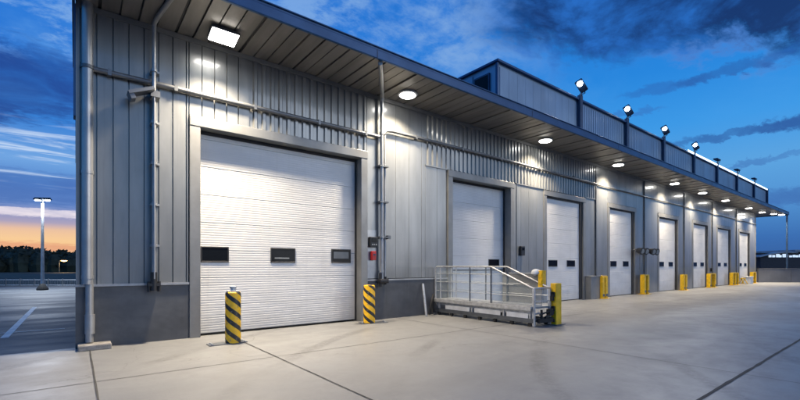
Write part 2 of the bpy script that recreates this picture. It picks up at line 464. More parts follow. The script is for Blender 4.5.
# upper storey / parapet
up = MB()
up.box(11.56, 51.4, -.3, 12, ZS+.23, 8.6)
us = up.build('upper_storey', 'parapet', W)
poles = [17.0, 21.5, 26.2, 31.2, 36.0, 41.1, 46.4, 51.3]
ub = MB()
xs_ = [11.6]+poles
for a, b in zip(xs_[:-1], xs_[1:]):
    x = a+.1; fine = a > 16
    while x < b-.15:
        p = .2 if fine else .5
        ub.box(x+.02, x+p-.02, -.33, -.3, ZS+.3, 8.5) if fine else ub.box(x+.004, x+p-.004, -.32, -.3, ZS+.3, 8.5)
        x += p
ub.build('wall_ribs', 'parapet', us); ub = MB()
x = .0
while x < 3.5:
    ub.box(11.53, 11.56, x-.2+.006, x+.3-.006, ZS+.3, 8.5) if not (-.3 < x-.2 < .5) else None
    x += .5
ub.build('wall_ribs', 'parapet', us)
cp = MB(); cp.bbox(11.46, 51.5, -.42, -.2, 8.6, 8.68, .01); cp.bbox(11.46, 11.66, -.2, 12.1, 8.6, 8.68, .01); cp.box(11.5, 11.58, -.36, -.28, ZS+.23, 8.6)
cp.build('coping', 'fascia', us)
ls = MB(); ls.box(30.0, 51.4, -.45, -.421, 8.65, 8.76); ls.build('light_strip', 'strip', us)
wd = MB(); wd.box(11.5, 11.555, .0, .72, 7.35, 8.35); wd.cur = 1; wd.box(11.49, 11.50, .06, .66, 7.41, 8.29); wd.build('upper_window', ['navy', 'glass'], us)
for x in poles:
    p = MB(); p.bbox(x-.11, x+.11, -.47, -.335, ZS+.25, 8.78, .01); p.build('parapet_post', 'navy', W)

# downpipes, conduits
dp = MB(); dp.tube([(.17, -.14, ZS), (.17, -.14, PL+.02)], .085, 16); dp.tube([(.20, -.14, PL+.02), (.20, -.14, .12)], .062, 14); dp.tube([(.205, -.14, .27), (.205, -.14, .62)], .078, 14)
for z in (3.2, 1.3): dp.tube([(.17, -.14, z-.03), (.17, -.14, z+.03)], .093, 16)
dpo = dp.build('downpipe', 'pipe', W)
b = MB(); b.tube([(.17, -.14, 5.07), (.17, -.14, 5.13)], .1, 16); b.build('pipe_collar', 'pipe_dark', dpo)
for z in (3.15, 5.1):
    b = MB(); b.box(.06, .28, -.06, -.03, z, z+.1); b.build('pipe_clamp', 'pipe_dark', dpo)
ft = MB(); ft.bbox(.03, .52, -.40, -.052, 0, .10, .015); fo = ft.build('footing', 'footing', W)

cd = MB(); cd.tube([(.25, -.12, 5.1), (1.1, -.12, 5.1), (6.66, -.12, 5.1)], .05, 12)
for x in (.5, 1.6, 3.2, 4.8, 6.2): cd.box(x-.03, x+.03, -.17, -.03, 5.04, 5.16)
cd.build('conduit', 'conduit', W)
cd = MB(); cd.tube([(6.80, -.12, 5.2), (6.9, -.12, 5.32), (7.1, -.12, 5.35), (13.0, -.12, 5.35), (19.0, -.12, 5.3)], .045, 10)
for x in (8, 10, 12, 14.5, 17): cd.box(x-.03, x+.03, -.165, -.045, 5.29, 5.41)
cd.build('conduit', 'conduit', W)
cd = MB(); cd.tube([(19.0, -.085, 5.3), (48.8, -.085, 5.3)], .03, 8); cd.build('conduit', 'conduit', W)
# pipe of the first bay with added shadow fin and soffit run
pp = MB(); pp.tube([(1.2, -.24, 6.12), (1.2, -.24, 1.2)], .036, 12); pp.tube([(1.38, cy+.05, 6.215), (1.22, -.5, 6.215), (1.2, -.27, 6.2), (1.2, -.24, 6.05)], .042, 12)
for z in (1.9, 2.7, 3.5, 4.3, 5.3): pp.tube([(1.2, -.24, z-.025), (1.2, -.24, z+.025)], .055, 12); pp.box(1.15, 1.3, -.2, -.03, z-.02, z+.02)
po = pp.build('drain_pipe', 'pipe', W)
rl = MB(); rl.box(1.19, 1.21, -.33, -.046, 1.25, 4.75); rl.build('shadow_fin', 'pipe', po)  # fin added behind the pipe to widen its shadow on the wall
br = MB()
mt = Matrix.Translation((1.0, -.30, 4.82)) @ Matrix.Rotation(R(-24), 4, 'Y')
br.box(-.25, .2, -.14, .14, -.03, .03, mt); br.box(-.25, -.17, -.12, .12, -.12, -.03, mt); br.box(1.14, 1.30, -.30, -.03, 4.78, 4.90)
br.build('pipe_bracket', 'conduit', po)
vb = MB(); vb.box(1.1, 1.31, -.29, -.03, 1.11, 1.165); vb.tube([(1.2, -.24, 1.02), (1.2, -.24, 1.38)], .06, 10); vb.tube([(1.12, -.22, 1.0), (1.12, -.22, 1.2)], .03, 8); vb.tube([(1.29, -.22, 1.0), (1.29, -.22, 1.2)], .03, 8)
vb.build('valve', 'black', po)
# pipe pair right of the first door
pp = MB(); pp.tube([(6.72, -.15, 6.12), (6.72, -.15, 1.12)], .052, 12); pp.tube([(5.54, cy+.03, 6.2), (6.70, -.2, 6.2), (6.72, -.15, 6.10)], .055, 12)
pp.tube([(6.86, -.1, 5.2), (6.86, -.1, 1.12)], .03, 10)
for z in (1.35, 2.3, 3.3, 4.3, 5.2): pp.tube([(6.72, -.15, z-.03), (6.72, -.15, z+.03)], .066, 12)
po = pp.build('drain_pipe', 'pipe', W)
for z in (2.32, 3.3, 4.3):
    br = MB(); br.box(6.62, 6.92, -.21, -.03, z-.035, z+.005)
    if z < 3: br.box(6.9, 7.0, -.2, -.06, 2.26, 2.36)
    br.build('pipe_bracket', 'pipe_dark', po)
vb = MB(); vb.bbox(6.62, 6.9, -.24, -.04, 1.02, 1.14, .01); vb.tube([(6.68, -.15, .92), (6.68, -.15, 1.3)], .05, 10); vb.tube([(6.87, -.12, .98), (6.87, -.12, 1.2)], .035, 8); vb.build('valve', 'black', po)

# ------------------------------------------------------------------ ceiling lights
def area_light(parent, loc, rot, size, power, color, spread=R(150), shape='DISK', sy=None):
    ld = bpy.data.lights.new('lamp_light', 'AREA'); ld.shape = shape; ld.size = size
    if sy: ld.size_y = sy
    ld.energy = power; ld.color = color; ld.spread = spread
    o = bpy.data.objects.new('lamp_light', ld); col.objects.link(o); o.parent = parent
    o.location = loc; o.rotation_euler = rot
    return o
WARM = (1, .84, .62)
g_l = 'lights recessed under the canopy'
t = empty('ceiling_light', (2.36, -.72, ZS), label='square floodlight under the canopy, nearest the camera above the first big door', cat='ceiling light', group=g_l)
h = MB(); tilt = Matrix.Translation((0, 0, -.10)) @ Matrix.Rotation(R(-12), 4, 'X')
h.bbox(-.27, .27, -.2, .2, -.02, .05, .015, tilt); h.box(-.05, .05, -.03, .03, -.04, .0); h.build('housing', 'pipe_dark', t)
h = MB(); h.box(-.25, .25, -.18, .18, -.035, -.0205, tilt); h.build('lens', 'lens', t)
area_light(t, (0, -.02, -.16), (R(-13), 0, 0), .5, 520, WARM, R(118), 'RECTANGLE', .36)
lights = [(7.2, -.7), (13.9, -.7), (19.9, -.7), (26.95, -.7), (31.8, -.7), (36.8, -.7), (43.2, -.7), (47.4, -.75), (49.6, -1.15), (51.0, -1.45)]
lab = ['round downlight under the canopy between the first and second doors', 'round downlight under the canopy just past the second door', 'round downlight under the canopy above the fourth dock door', 'round downlight under the canopy above the fifth dock door',
       'round downlight under the canopy between fifth and sixth doors', 'round downlight under the canopy beside the sixth door', 'round downlight under the canopy above the seventh and eighth doors',
       'third downlight from the far end of the canopy', 'second downlight from the far end of the canopy', 'downlight at the far end of the canopy beside the corner post']
r0 = None
for i, (x, y) in enumerate(lights):
    if i == 0:
        t = empty('ceiling_light', (x, y, ZS), label=lab[0], cat='ceiling light', group=g_l); r0 = t
        h = MB(); h.lathe([(.27, -.001), (.28, -.03), (.27, -.05), (.23, -.055)], n=24); h.build('housing', 'galv', t)
        h = MB(); h.lathe([(.225, -.05), (.20, -.075), (.1, -.09)], n=24); h.build('lens', 'lens', t)
        area_light(t, (0, 0, -.12), (R(0), 0, 0), .4, 250, WARM, R(120))
    else:
        t = copy_tree(r0); t.location = (x, y, ZS); t['label'] = lab[i]
# short drop rod seen beside the first downlight
# ------------------------------------------------------------------ floodlights on parapet
g_f = 'floodlights on the parapet posts'
def floodlight(x, lit, label):
    t = empty('floodlight', (x, -.4, 8.781), label=label, cat='floodlight', group=g_f)
    m = MB(); m.tube([(0, 0, 0), (0, 0, .08), (.13, -.02, .18), (.08, -.05, .34)], .035, 8); m.tube([(.0, -.06, .05), (.22, -.1, .16), (.16, -.12, .34)], .02, 8); m.box(-.08, .08, -.08, .08, 0, .03); m.build('arm', 'navy', t)
    if lit:
        tr = Matrix.Translation((-.12, -.14, .33)) @ Matrix.Rotation(R(28), 4, 'Y') @ Matrix.Rotation(R(-30), 4, 'X')
        m = MB(); m.bbox(-.32, .30, -.16, .16, -.02, .11, .03, tr); m.box(-.1, .26, -.12, .12, .11, .17, tr); m.build('head', 'navy', t)
        m = MB(); m.lathe([(.06, -.11), (.10, -.08), (.115, -.021)], n=20); 
        for i, v in enumerate(m.v): m.v[i] = tr @ (v+Vector((-.2, 0, 0)))
        m.build('lens', 'lens_cool', t)
        area_light(t, (-.2, -.42, .40), (R(-50), 0, R(-12)), .4, 110, (.93, .96, 1), R(140))
    else:
        m = MB(); m.bbox(-.5, .32, -.16, .12, .26, .34, .03); m.build('head', 'navy', t)
        m = MB(); m.box(-.44, .2, -.13, .09, .245, .259); m.build('lens', 'glass', t)
names = ['first', 'second', 'third', 'fourth']
for i in range(4):
    floodlight(poles[i], True, ['glowing floodlight on the nearest parapet post, where the roof box steps up', 'glowing floodlight on the second parapet post from the left',
               'glowing floodlight on the third parapet post from the left', 'glowing floodlight on the fourth parapet post, last of the glowing ones'][i])
for i in range(4, 7):
    floodlight(poles[i], False, ['dark T-shaped floodlight on its post, nearest of the three unlit ones', 'dark T-shaped floodlight on its post, middle of the three unlit ones', 'dark T-shaped floodlight on its post, farthest of the three unlit ones'][i-4])

# ------------------------------------------------------------------ boxes on the wall
def wallbox(name, x0, x1, z0, z1, y0, m, label, cat, extra=None):
    t = empty(name, ((x0+x1)/2, y0, z0), label=label, cat=cat)
    w = (x1-x0)/2; h = z1-z0
    b = MB(); b.bbox(-w, w, -.11, 0, 0, h, .012); b.build('body', m, t)
    if extra: extra(t, w, h)
    return t
bp = MB(); bp.box(6.3, 6.62, -.034, -.0245, 1.16, 2.5); bp.build('backing_plate', 'pipe', W)
def e1(t, w, h):
    b = MB(); b.bbox(-w*.7, w*.7, -.122, -.111, h*.5, h*.9, .004); b.build('display', 'glass', t)
    for k in range(3):
        b = MB(); b.tube([(-w*.5+k*w*.5, -.11, h*.25), (-w*.5+k*w*.5, -.128, h*.25)], .016, 8); b.build('button', 'galv', t)
wallbox('control_box', 6.34, 6.59, 2.02, 2.30, -.036, 'black', 'small black control box on the wall right of the first door', 'control box', e1)
def e2(t, w, h):
    b = MB(); b.box(-w*.6, w*.6, -.114, -.1105, h*.55, h*.7); b.build('label_plate', 'navy', t)
wallbox('alarm_box', 6.40, 6.54, 1.66, 1.91, -.036, 'red', 'small red box on the wall under the black control box', 'alarm box', e2)
def e3(t, w, h):
    b = MB(); b.bbox(-w*.6, w*.6, -.125, -.111, h*.55, h*.85, .004); b.build('display', 'glass', t)
wallbox('door_control', 13.2, 13.44, 1.9, 2.25, -.026, 'black', 'narrow black control box on the wall between the second and third doors', 'control box', e3)
tag(MB().bbox(34.9+1.0, 36.1, -.12, -.026, 1.1, 1.35, .02).build('bumper_pad', 'rubber'), 'dark rubber pad low on the wall beside the sixth door', 'bumper')

# ------------------------------------------------------------------ bollards
def bollard(loc, lean, knob, label):
    t = empty('bollard', loc, label=label, cat='bollard', group='striped bollards guarding the first door')
    m = MB(); m.lathe([(.145, .012), (.145, .95), (.138, .985), (.115, 1.0)], n=32); m.build('post', 'hazard', t)
    p = MB(); p.bbox(-.46, .24, -.13, .13, 0, .016, .004); p_ = p.build('base_plate', 'pipe_dark', t)
    for x, y in ((-.4, -.07), (-.4, .07), (.2, -.09), (.2, .09)):
        b = MB(); b.lathe([(.022, .016), (.022, .035), (.012, .04)], (x, y, 0), 8); b.build('bolt', 'galv', p_)
    if knob:
        c = MB(); c.lathe([(.12, 1.0), (.12, 1.015), (.05, 1.02), (.045, 1.06), (.062, 1.065), (.062, 1.10), (.03, 1.11)], n=16); c.build('cap', 'galv', t)
    t.rotation_euler = (0, lean, 0)
    return t
bollard((2.42, -1.16, 0), 0, True, 'yellow and black striped bollard with a metal knob, in front of the first door')
b2 = bollard((6.06, -.50, 0), 0, False, 'yellow and black striped bollard without a knob, at the right edge of the first door'); b2.scale = (1.06, 1.06, 1)
b2.rotation_euler = (0, 0, R(185))
for ch in b2.children:
    if ch.name.startswith('base_plate'): ch.rotation_euler = (0, 0, R(-20))

# ------------------------------------------------------------------ mobile loading platform at the second door
P = empty('loading_platform', (8.8, -.1, 0), label='galvanised loading platform with railings and clear panels, standing out from the second door', cat='loading platform')
# local: x 0..0.72 width, y 0..-3.55 outward
pw, pl = .74, -3.5
def add(name, m, fn, parent=P):
    b = MB(); fn(b); return b.build(name, m, parent)
add('chassis', 'pipe_dark', lambda b: (b.box(.0, .08, pl, 0, .10, .19), b.box(pw-.08, pw, pl, 0, .10, .19), [b.box(.081, pw-.081, y-.04, y+.04, .11, .18) for y in (-.1, -1, -1.9, -2.7, -3.45)], b.box(-.01, .0, pl, 0, .095, .2)))
for k in range(7):
    y = -.15-k*.54
    for xx in (0, pw-.06): add('caster', 'rubber', lambda b: b.tube([(xx, y, .05), (xx+.06, y, .05)], .05, 12))
add('deck', 'galv', lambda b: (b.box(0, pw, pl, 0, .44, .49), b.box(-.09, -.0005, pl+.02, .06, .45, .50), b.box(-.09, -.075, pl+.02, .06, .40, .45)))
add('skirt', 'galv', lambda b: (b.box(.012, .03, pl+.05, -.15, .31, .4395), [b.box(.0, .055, y-.025, y+.025, .191, .4395) for y in (-.15, -1.5, -2.6, pl+.1)]))
for y0_, y1_ in ((-1.42, -.45), (-2.5, -1.6), (pl+.15, -2.7)): add('side_panel', 'white', lambda b: b.box(.0, .011, y0_, y1_, .195, .325))
add('gusset', 'galv', lambda b: (b.loft([[Vector((-.03, .05, .45)), Vector((-.03, -.25, .45)), Vector((-.03, -.22, .2))], [Vector((.0, .05, .45)), Vector((.0, -.25, .45)), Vector((.0, -.22, .2))]]),))
r = .024
zt, zl = 1.48, .94
def rail(x, solid=False):
    b = MB()
    b.tube([(x, -.0, .49), (x, -.0, zt-.06), (x, -.06, zt), (x, -2.18, zt), (x, pl, zl)], r, 10)
    b.build('handrail', 'galv', P)
    for y in (-.22, -1.42, -2.18):
        b = MB(); b.tube([(x, y, .49), (x, y, zt)], .02 if y > -2 else .024, 8); b.build('rail_post', 'galv' if y > -.5 else 'pipe_dark', P)
    b = MB(); b.box(x-.025, x+.025, pl-.03, pl+.03, .02, zl); b.build('corner_post', 'galv', P)
    b = MB()
    for z in (.75, 1.02, 1.27): b.tube([(x, 0, z), (x, -2.18 if z > 1.2 else (-2.9 if z > 1 else pl), z)], .009, 6)
    b.build('mid_rail', 'galv', P)
rail(.02)
rail(pw-.03)
add('clear_panel', 'acrylic', lambda b: (b.box(.035, .041, -2.15, -.03, .52, zt-.04)))
add('clear_panel', 'acrylic', lambda b: b.loft([[Vector((.035, -2.2, .52)), Vector((.035, -2.2, zt-.06)), Vector((.035, pl+.04, zl-.04)), Vector((.035, pl+.04, .52))], [Vector((.041, -2.2, .52)), Vector((.041, -2.2, zt-.06)), Vector((.041, pl+.04, zl-.04)), Vector((.041, pl+.04, .52))]]))
add('back_panel', 'frame', lambda b: b.box(pw-.0, pw+.03, pl+.25, -2.0, .51, 1.29))
add('back_panel_cap', 'galv', lambda b: b.box(pw-.01, pw+.04, pl+.25, -2.0, 1.29, 1.315))
# front end: top rail, clear panel, coupling gear
add('end_rail', 'galv', lambda b: (b.tube([(.02, pl, zl), (.03, pl-.02, zl+.01), (pw-.05, pl-.02, zl+.01), (pw-.03, pl, zl)], r, 10), b.tube([(.02, pl, .32), (pw-.03, pl, .32)], .02, 8), b.tube([(.02, pl, .62), (pw-.03, pl, .62)], .012, 8)))
add('end_panel', 'acrylic', lambda b: b.box(.06, pw-.07, pl-.005, pl, .36, zl-.05))
add('coupling', 'rubber', lambda b: (b.box(.1, pw-.05, pl-.12, pl-.04, .1, .2), b.tube([(.2, pl-.1, .18), (.2, pl-.1, .42)], .03, 8), b.tube([(.35, pl-.1, .22), (.62, pl-.1, .3)], .03, 8), b.box(.5, .66, pl-.14, pl-.04, .26, .42), b.tube([(.12, pl-.1, .3), (.55, pl-.12, .38)], .02, 8)))
for z in (.28, .62): add('rubber_stop', 'rubber', lambda b: b.box(pw-.06, pw+.02, pl-.1, pl-.03, z, z+.12))
add('leveller_lip', 'galv', lambda b: b.box(.12, pw-.12, pl+.15, -.35, .4905, .51))
t = empty('beacon_box', (9.5, -3.0, 1.316-.05), label='small yellow beacon box with a white dome on the platform back panel', cat='beacon')
m = MB(); m.bbox(-.02, .14, -.42, -.28, -.32, .12, .01); m.box(-.04, -.02, -.39, -.31, -.22, -.12); m.box(-.04, -.02, -.39, -.31, -.05, .04); m.build('body', 'yellow', t)
m = MB(); m.lathe([(.04, .0), (.12, .02), (.13, .06), (.1, .12), (.05, .15)], (.02, -.2, .0), 16); m.build('dome', 'white', t)
m = MB(); m.box(-.04, .1, -.24, -.16, -.02, .0); m.build('bracket', 'galv', t)
t = empty('guard_post', (9.68, -3.62, 0), label='yellow steel guard post at the outer end of the loading platform', cat='guard post')
m = MB(); m.bbox(-.12, .14, -.13, .03, .0, 1.06, .012); m.build('post', 'yellow', t)
m = MB(); m.box(-.16, -.121, -.1, -.02, .72, .84); m.box(-.16, -.121, -.1, -.02, .36, .48); m.box(-.16, -.121, -.1, -.02, .08, .16); m.build('bumper', 'rubber', t)
m = MB(); m.bbox(-.2, .22, -.2, .1, 0, .015, .004); m.build('base_plate', 'pipe_dark', t)
for i, (x, dx, lab_) in enumerate(((8.18, .18, 'thin grey metal strut leaning on the plinth left of the platform'), (8.42, .1, 'short dark bent hose beside the leaning strut'))):
    m = MB()
    if i == 0: m.box(-.03, .03, -.015, .015, 0, 1.0, Matrix.Rotation(R(-16), 4, 'X') @ Matrix.Rotation(R(6), 4, 'Y')); o = m.build('metal_strut', 'galv', None, (x, -.38, .01)); tag(o, lab_, 'strut')
    else: m.tube([(0, 0, .03), (.02, -.02, .25), (.1, -.02, .5), (.2, .05, .62), (.25, .1, .4), (.22, .08, .06)], .03, 8); o = m.build('hose', 'rubber', None, (x, -.25, 0)); tag(o, lab_, 'hose')

# ------------------------------------------------------------------ yellow door guards
g_g = 'yellow guards between the far dock doors'
def guard(x, y, w, posts, box, label, h=.92):
    t = empty('door_guard', (x, y, 0), label=label, cat='door guard', group=g_g)
    for k in range(posts):
        px = -w/2+(w*k/(posts-1) if posts > 1 else w/2)
        m = MB(); m.bbox(px-.11, px+.11, -.11, .11, .012, h, .015); m.build('post', 'yellow', t)
        m = MB(); m.box(px-.09, px+.09, -.122, -.111, h*.10, h*.22); m.build('reflector', 'pipe_dark', t)
    if posts > 1:
        m = MB(); m.box(-w/2-.11, w/2+.11, -.1, .1, h+.001, h+.06); m.build('top_bar', 'yellow', t)
    m = MB(); m.box(-w/2-.2, w/2+.2, -.2, .2, 0, .012); m.build('base_plate', 'yellow', t)
    if box:
        m = MB(); m.bbox(-w/2-.95, -w/2-.13, .0, .3, .0, h+.02, .01); m.box(-w/2-.97, -w/2-.11, -.02, .32, h+.021, h+.07); m.build('cabinet', 'frame', t)
    return t
guard(19.25, -.3, .3, 2, True, 'yellow guard post with a grey cabinet behind it, between third and fourth doors', .98)
guard(23.9, -.3, .42, 2, False, 'yellow double guard below the twin lamps, between fourth and fifth doors', .98)
guard(29.7, -.3, .4, 2, False, 'yellow guard between the fifth and sixth doors')
guard(35.1, -.3, 1.1, 2, False, 'yellow guard with a flat top bar, between sixth and seventh doors')
guard(40.8, -.3, 1.5, 3, False, 'three-post yellow guard with top bar, between seventh and eighth doors')
guard(46.6, -.3, 1.0, 2, False, 'yellow guard at the far corner of the building')
# low sawhorse with white box near the eighth door
t = empty('sawhorse', (43.1, -.35, 0), label='low yellow barrier frame in front of the eighth door', cat='barrier')
m = MB(); m.box(-.6, .6, -.06, .06, .42, .52); m.build('beam', 'yellow', t)
for sx in (-.5, .5):
    for sy in (-.2, .2):
        m = MB(); m.tube([(sx, 0, .42), (sx, sy, 0)], .03, 6); m.build('leg', 'yellow', t)
t = empty('crate', (44.7, -.35, 0), label='small white box on the ground beside the low yellow barrier', cat='box')
m = MB(); m.bbox(-.4, .4, -.25, .25, 0, .56, .02); m.build('body', 'white', t)
m = MB(); m.bbox(-.43, .43, -.28, .28, .561, .62, .01); m.build('lid', 'white', t)

# twin dock lamps on thin post
t = empty('dock_lamp', (23.75, -.4, 0), label='twin dark dock lamps on thin stems between fourth and fifth doors', cat='dock lamp')
for dx in (-.0, .8):
    m = MB(); m.tube([(dx, .28, .0), (dx, .28, 2.25)], .022, 8); m.build('stem', 'pipe_dark', t)
m = MB(); m.tube([(-1.2, .2, 2.30), (-.6, .2, 2.38), (.2, .2, 2.25), (1.4, .2, 2.34)], .03, 8); m.build('arm', 'black', t)
for dx in (-.75, -.2, .7, 1.2):
    m = MB(); m.tube([(dx, .1, 2.32), (dx-.06, -.16, 2.26)], [.12, .19], 14); h_ = m.build('lamp_head', 'black', t)
    m = MB(); m.tube([(dx-.061, -.161, 2.26), (dx-.065, -.17, 2.258)], .12, 14); m.build('lens', 'pane_light_lens', h_)

# ------------------------------------------------------------------ left side: lot
def road_lamp():
    t = empty('lamp_post', (-1.62, 24.6, 0), rz=R(-30), label='tall parking lot lamp post with two lit heads on a short crossbar', cat='lamp post')
    m = MB(); m.tube([(0, 0, .3), (0, 0, 2.0), (0, 0, 5.72)], [.10, .085, .06], 12); m.build('pole', 'postgrey', t)
    m = MB(); m.lathe([(.3, -.01), (.3, .1), (.14, .35), (.10, .4)], n=16); m.build('base', 'rubber', t)
    m = MB(); m.box(-.45, .45, -.04, .04, 5.72, 5.78); m.build('crossbar', 'black', t)
    for sx in (-1, 1):
        m = MB(); m.bbox(sx*.3-.17, sx*.3+.17, -.13, .13, 5.64, 5.715, .02); m.build('lamp_head', 'black', t)
        m = MB(); m.box(sx*.28-.1, sx*.28+.1, -.09, .09, 5.58, 5.639); m.build('lens', 'lens_cool', t)
    area_light(t, (0, 0, 5.4), (0, 0, 0), .6, 1100, (.85, .93, 1), R(170))
road_lamp()
t = empty('street_lamp', (-2.9, 112, 0), label='distant amber street lamp glowing in front of the dark trees', cat='street lamp')
m = MB(); m.tube([(0, 0, 0), (0, 0, 2.6), (.6, 0, 3.0)], .07, 8); m.build('pole', 'pipe_dark', t)
m = MB(); m.bbox(.3, 1.4, -.2, .2, 2.75, 2.9, .03); m.build('lamp_head', 'black', t)
m = MB(); m.lathe([(.2, -.22), (.55, -.08), (.6, .0)], (.85, 0, 2.74), 14); m.build('lens', 'amber', t)
area_light(t, (.85, 0, 2.4), (0, 0, 0), .8, 500, (1, .6, .25), R(170))

# railing
cr = Vector((.7855, -.6188, 0)); cf = Vector((.6188, .7855, 0)); cam0 = Vector((0, -9.5, 0))
p0 = cam0+cf*30.2+cr*(-32); p1 = cam0+cf*30.2+cr*(-20.5)
t = empty('boundary_fence', p0, math.atan2(-.6188, .7855), label='low pale picket railing along the far edge of the parking lot', cat='fence')
m = MB(); m.box(0, 11.5, -.03, .03, .46, .52); m.build('top_rail', 'galv', t)
m = MB(); m.box(0, 11.5, -.03, .03, .08, .13); m.build('bottom_rail', 'galv', t)
m = MB(); m.box(-.2, 11.7, -.12, .12, -.02, .045); m.build('kerb', 'wallgrey', t)
for k in range(12):
    m = MB(); m.box(k*1.04-.03, k*1.04+.03, -.035, .035, .045, .58); m.build('fence_post', 'pipe_dark', t)
m = MB()
for k in range(92): m.box(.06+k*.124, .085+k*.124, -.01, .01, .13, .46)
m.build('pickets', 'pipe_dark', t)

# far treeline (one dark mass)
fl = MB()
random.seed(3)
def clump(mb, c, rx, rz_, n):
    for _ in range(n):
        a = random.uniform(0, 6.283); e = random.uniform(-.5, 1.5); rr = random.uniform(.55, 1.0)
        p = Vector((c.x+rx*rr*math.cos(a)*math.cos(e), c.y+rx*rr*math.sin(a)*math.cos(e), c.z+rz_*rr*math.sin(e)))
        s_ = random.uniform(.22, .6); u = Vector((random.gauss(0, 1), random.gauss(0, 1), random.gauss(0, 1))).normalized(); w = u.orthogonal().normalized(); w.rotate(Matrix.Rotation(random.uniform(0, 6), 3, u)); v2 = u.cross(w)
        b = len(mb.v); mb.v += [p+w*s_, p+v2*s_*.8, p-w*s_, p-v2*s_*.8]; mb.face([b, b+1, b+2, b+3])
for k in range(240):
    br_ = R(random.uniform(-16, 12)); d = random.uniform(138, 195)
    h = d/412*(9.5+3.2*mnoise.noise(Vector((br_*9, 0, 5)))-6*max(0, math.degrees(br_)+3)/12)+random.choice((-.6, -.2, .2, .5, 1.6))
    c = Vector((d*math.sin(br_), -9.5+d*math.cos(br_), h*.5))
    h += 1.4
    rings = []
    n = 7
    rx = random.uniform(2.0, 3.6)
    clump(fl, Vector((c.x, c.y, h*.5)), rx, h*.5, 130)
    for q, (rr, zz) in enumerate(((.7, 0), (.95, .35), (.8, .65), (.4, .9))):
        rings.append([Vector((c.x+rx*rr*(1+.3*mnoise.noise(Vector((k, j, q))))*math.cos(6.283*j/n), c.y+rx*rr*math.sin(6.283*j/n), h*zz)) for j in range(n)])
    fl.loft(rings, None, True, False)
tag(fl.build('forest', 'leaf'), label='dark mass of trees along the horizon behind the parking lot', cat='forest', kind='stuff')

# ------------------------------------------------------------------ right side: boundary wall and hall
rz = math.atan2(-.6188, .7855)
p = cam0+cf*37.72+cr*32.83
t = empty('boundary_wall', p, rz, label='low grey concrete wall at the right beyond the building corner', cat='wall')
m = MB()
for k in range(6): m.bbox(k*3.0+.01, k*3.0+2.99, 0, .2, 0, 1.22, .01)
m.build('panel', 'wallgrey', t)
m = MB(); m.box(0, 18, -.03, .23, 1.2205, 1.28); m.build('coping', 'wallgrey', t)
p = cam0+cf*120+cr*105
t = empty('hall', p, rz, label='distant dark hall with a pale arched roof behind the low wall', cat='hall')
m = MB(); m.box(0, 60, 0, 30, 0, 4.0); m.build('wall', 'fardark', t)
m = MB(); rr = []
for k in range(15):
    a = k/14; x = -1+a*11; z = 4.3+1.3*math.sin(math.pi*min(1, a*.62))
    rr.append([Vector((x, -1, z-.25)), Vector((x, -1, z+.12)), Vector((x, 31, z+.12)), Vector((x, 31, z-.25))])
m.loft(rr); m.build('roof', 'farwhite', t)
m = MB(); m.box(9.0, 62, -1.2, 31, 5.6, 6.2); m.build('roof', 'farwhite', t)
m = MB(); m.box(.5, 60, .5, 30, 4.0, 5.4); m.build('wall', 'fardark', t)
for k in range(16):
    m = MB(); x = 3+k*.95+random.uniform(-.2, .2); m.box(x, x+random.uniform(.3, .7), -.03+.0, .49, 4.05, 4.05+random.uniform(.5, 1.0)); m.build('window', 'window_lit', t)

# ------------------------------------------------------------------ sky
w = bpy.data.worlds.new('World'); sc.world = w; w.use_nodes = True
w.node_tree.nodes.clear(); t = NT(w.node_tree)
g = t.new('ShaderNodeTexCoord').outputs['Generated']
s = t.new('ShaderNodeSeparateXYZ'); t.l.new(g, s.inputs[0])
X, Y, Z = s.outputs
el = t.m('DIVIDE', t.m('ARCSINE', Z), R(90))       # 0..1 for 0..90 deg
zz = t.m('MAXIMUM', el, 0.0)
bear = t.m('MULTIPLY', t.m('ARCTAN2', X, Y), 180/math.pi)
eld = t.m('MULTIPLY', el, 90.)
def e(d): return d/90
def c3(*c): return lin(c)
zenr = t.ramp(zz, [(0, c3(26, 80, 146)), (e(3), c3(36, 98, 170)), (e(7), c3(72, 138, 202)), (e(11), c3(84, 156, 216)), (e(16), c3(52, 146, 222)), (e(22), c3(30, 128, 214)), (e(30), c3(26, 114, 206)), (e(45), c3(44, 104, 190)), (1, c3(40, 90, 165))])
zenl = t.ramp(zz, [(0, c3(200, 120, 92)), (e(1.2), c3(218, 158, 124)), (e(2.6), c3(240, 196, 142)), (e(3.8), c3(228, 184, 150)), (e(4.6), c3(160, 150, 180)), (e(6.5), c3(92, 126, 190)), (e(8.5), c3(66, 116, 190)), (e(11), c3(104, 156, 216)), (e(15), c3(44, 120, 204)), (e(22), c3(34, 112, 204)), (e(28), c3(38, 118, 210)), (1, c3(40, 90, 165))])
fl_ = t.ss(t.m('ABSOLUTE', t.m('ADD', bear, 5.)), 22, 58, 1, 0)
base = t.mix(fl_, zenr, zenl)
# cloud projection on a plane overhead
den = t.m('ADD', t.m('MAXIMUM', Z, 0.0), .13)
cmb = t.new('ShaderNodeCombineXYZ'); t.put(cmb.inputs[0], t.m('DIVIDE', X, den)); t.put(cmb.inputs[1], t.m('DIVIDE', Y, den))
pv = cmb.outputs[0]
n1 = t.noise(t.map(pv, (.9, 1.5, 1), (2.3, 1.1, 0), (0, 0, .6)), 1.3, 9, .6, .5)
n2 = t.noise(t.map(pv, (1, 1, 1), (5.3, 4.1, 2)), 3.2, 10, .62, .4)
n4 = t.noise(t.map(pv, (1, 1.6, 1), (1.3, 8.1, 4)), 9, 8, .68, .3)
n3 = t.noise(t.map(pv, (.5, 2.8, 1), (1.3, .1, 7)), 2.6, 8, .62, .8)
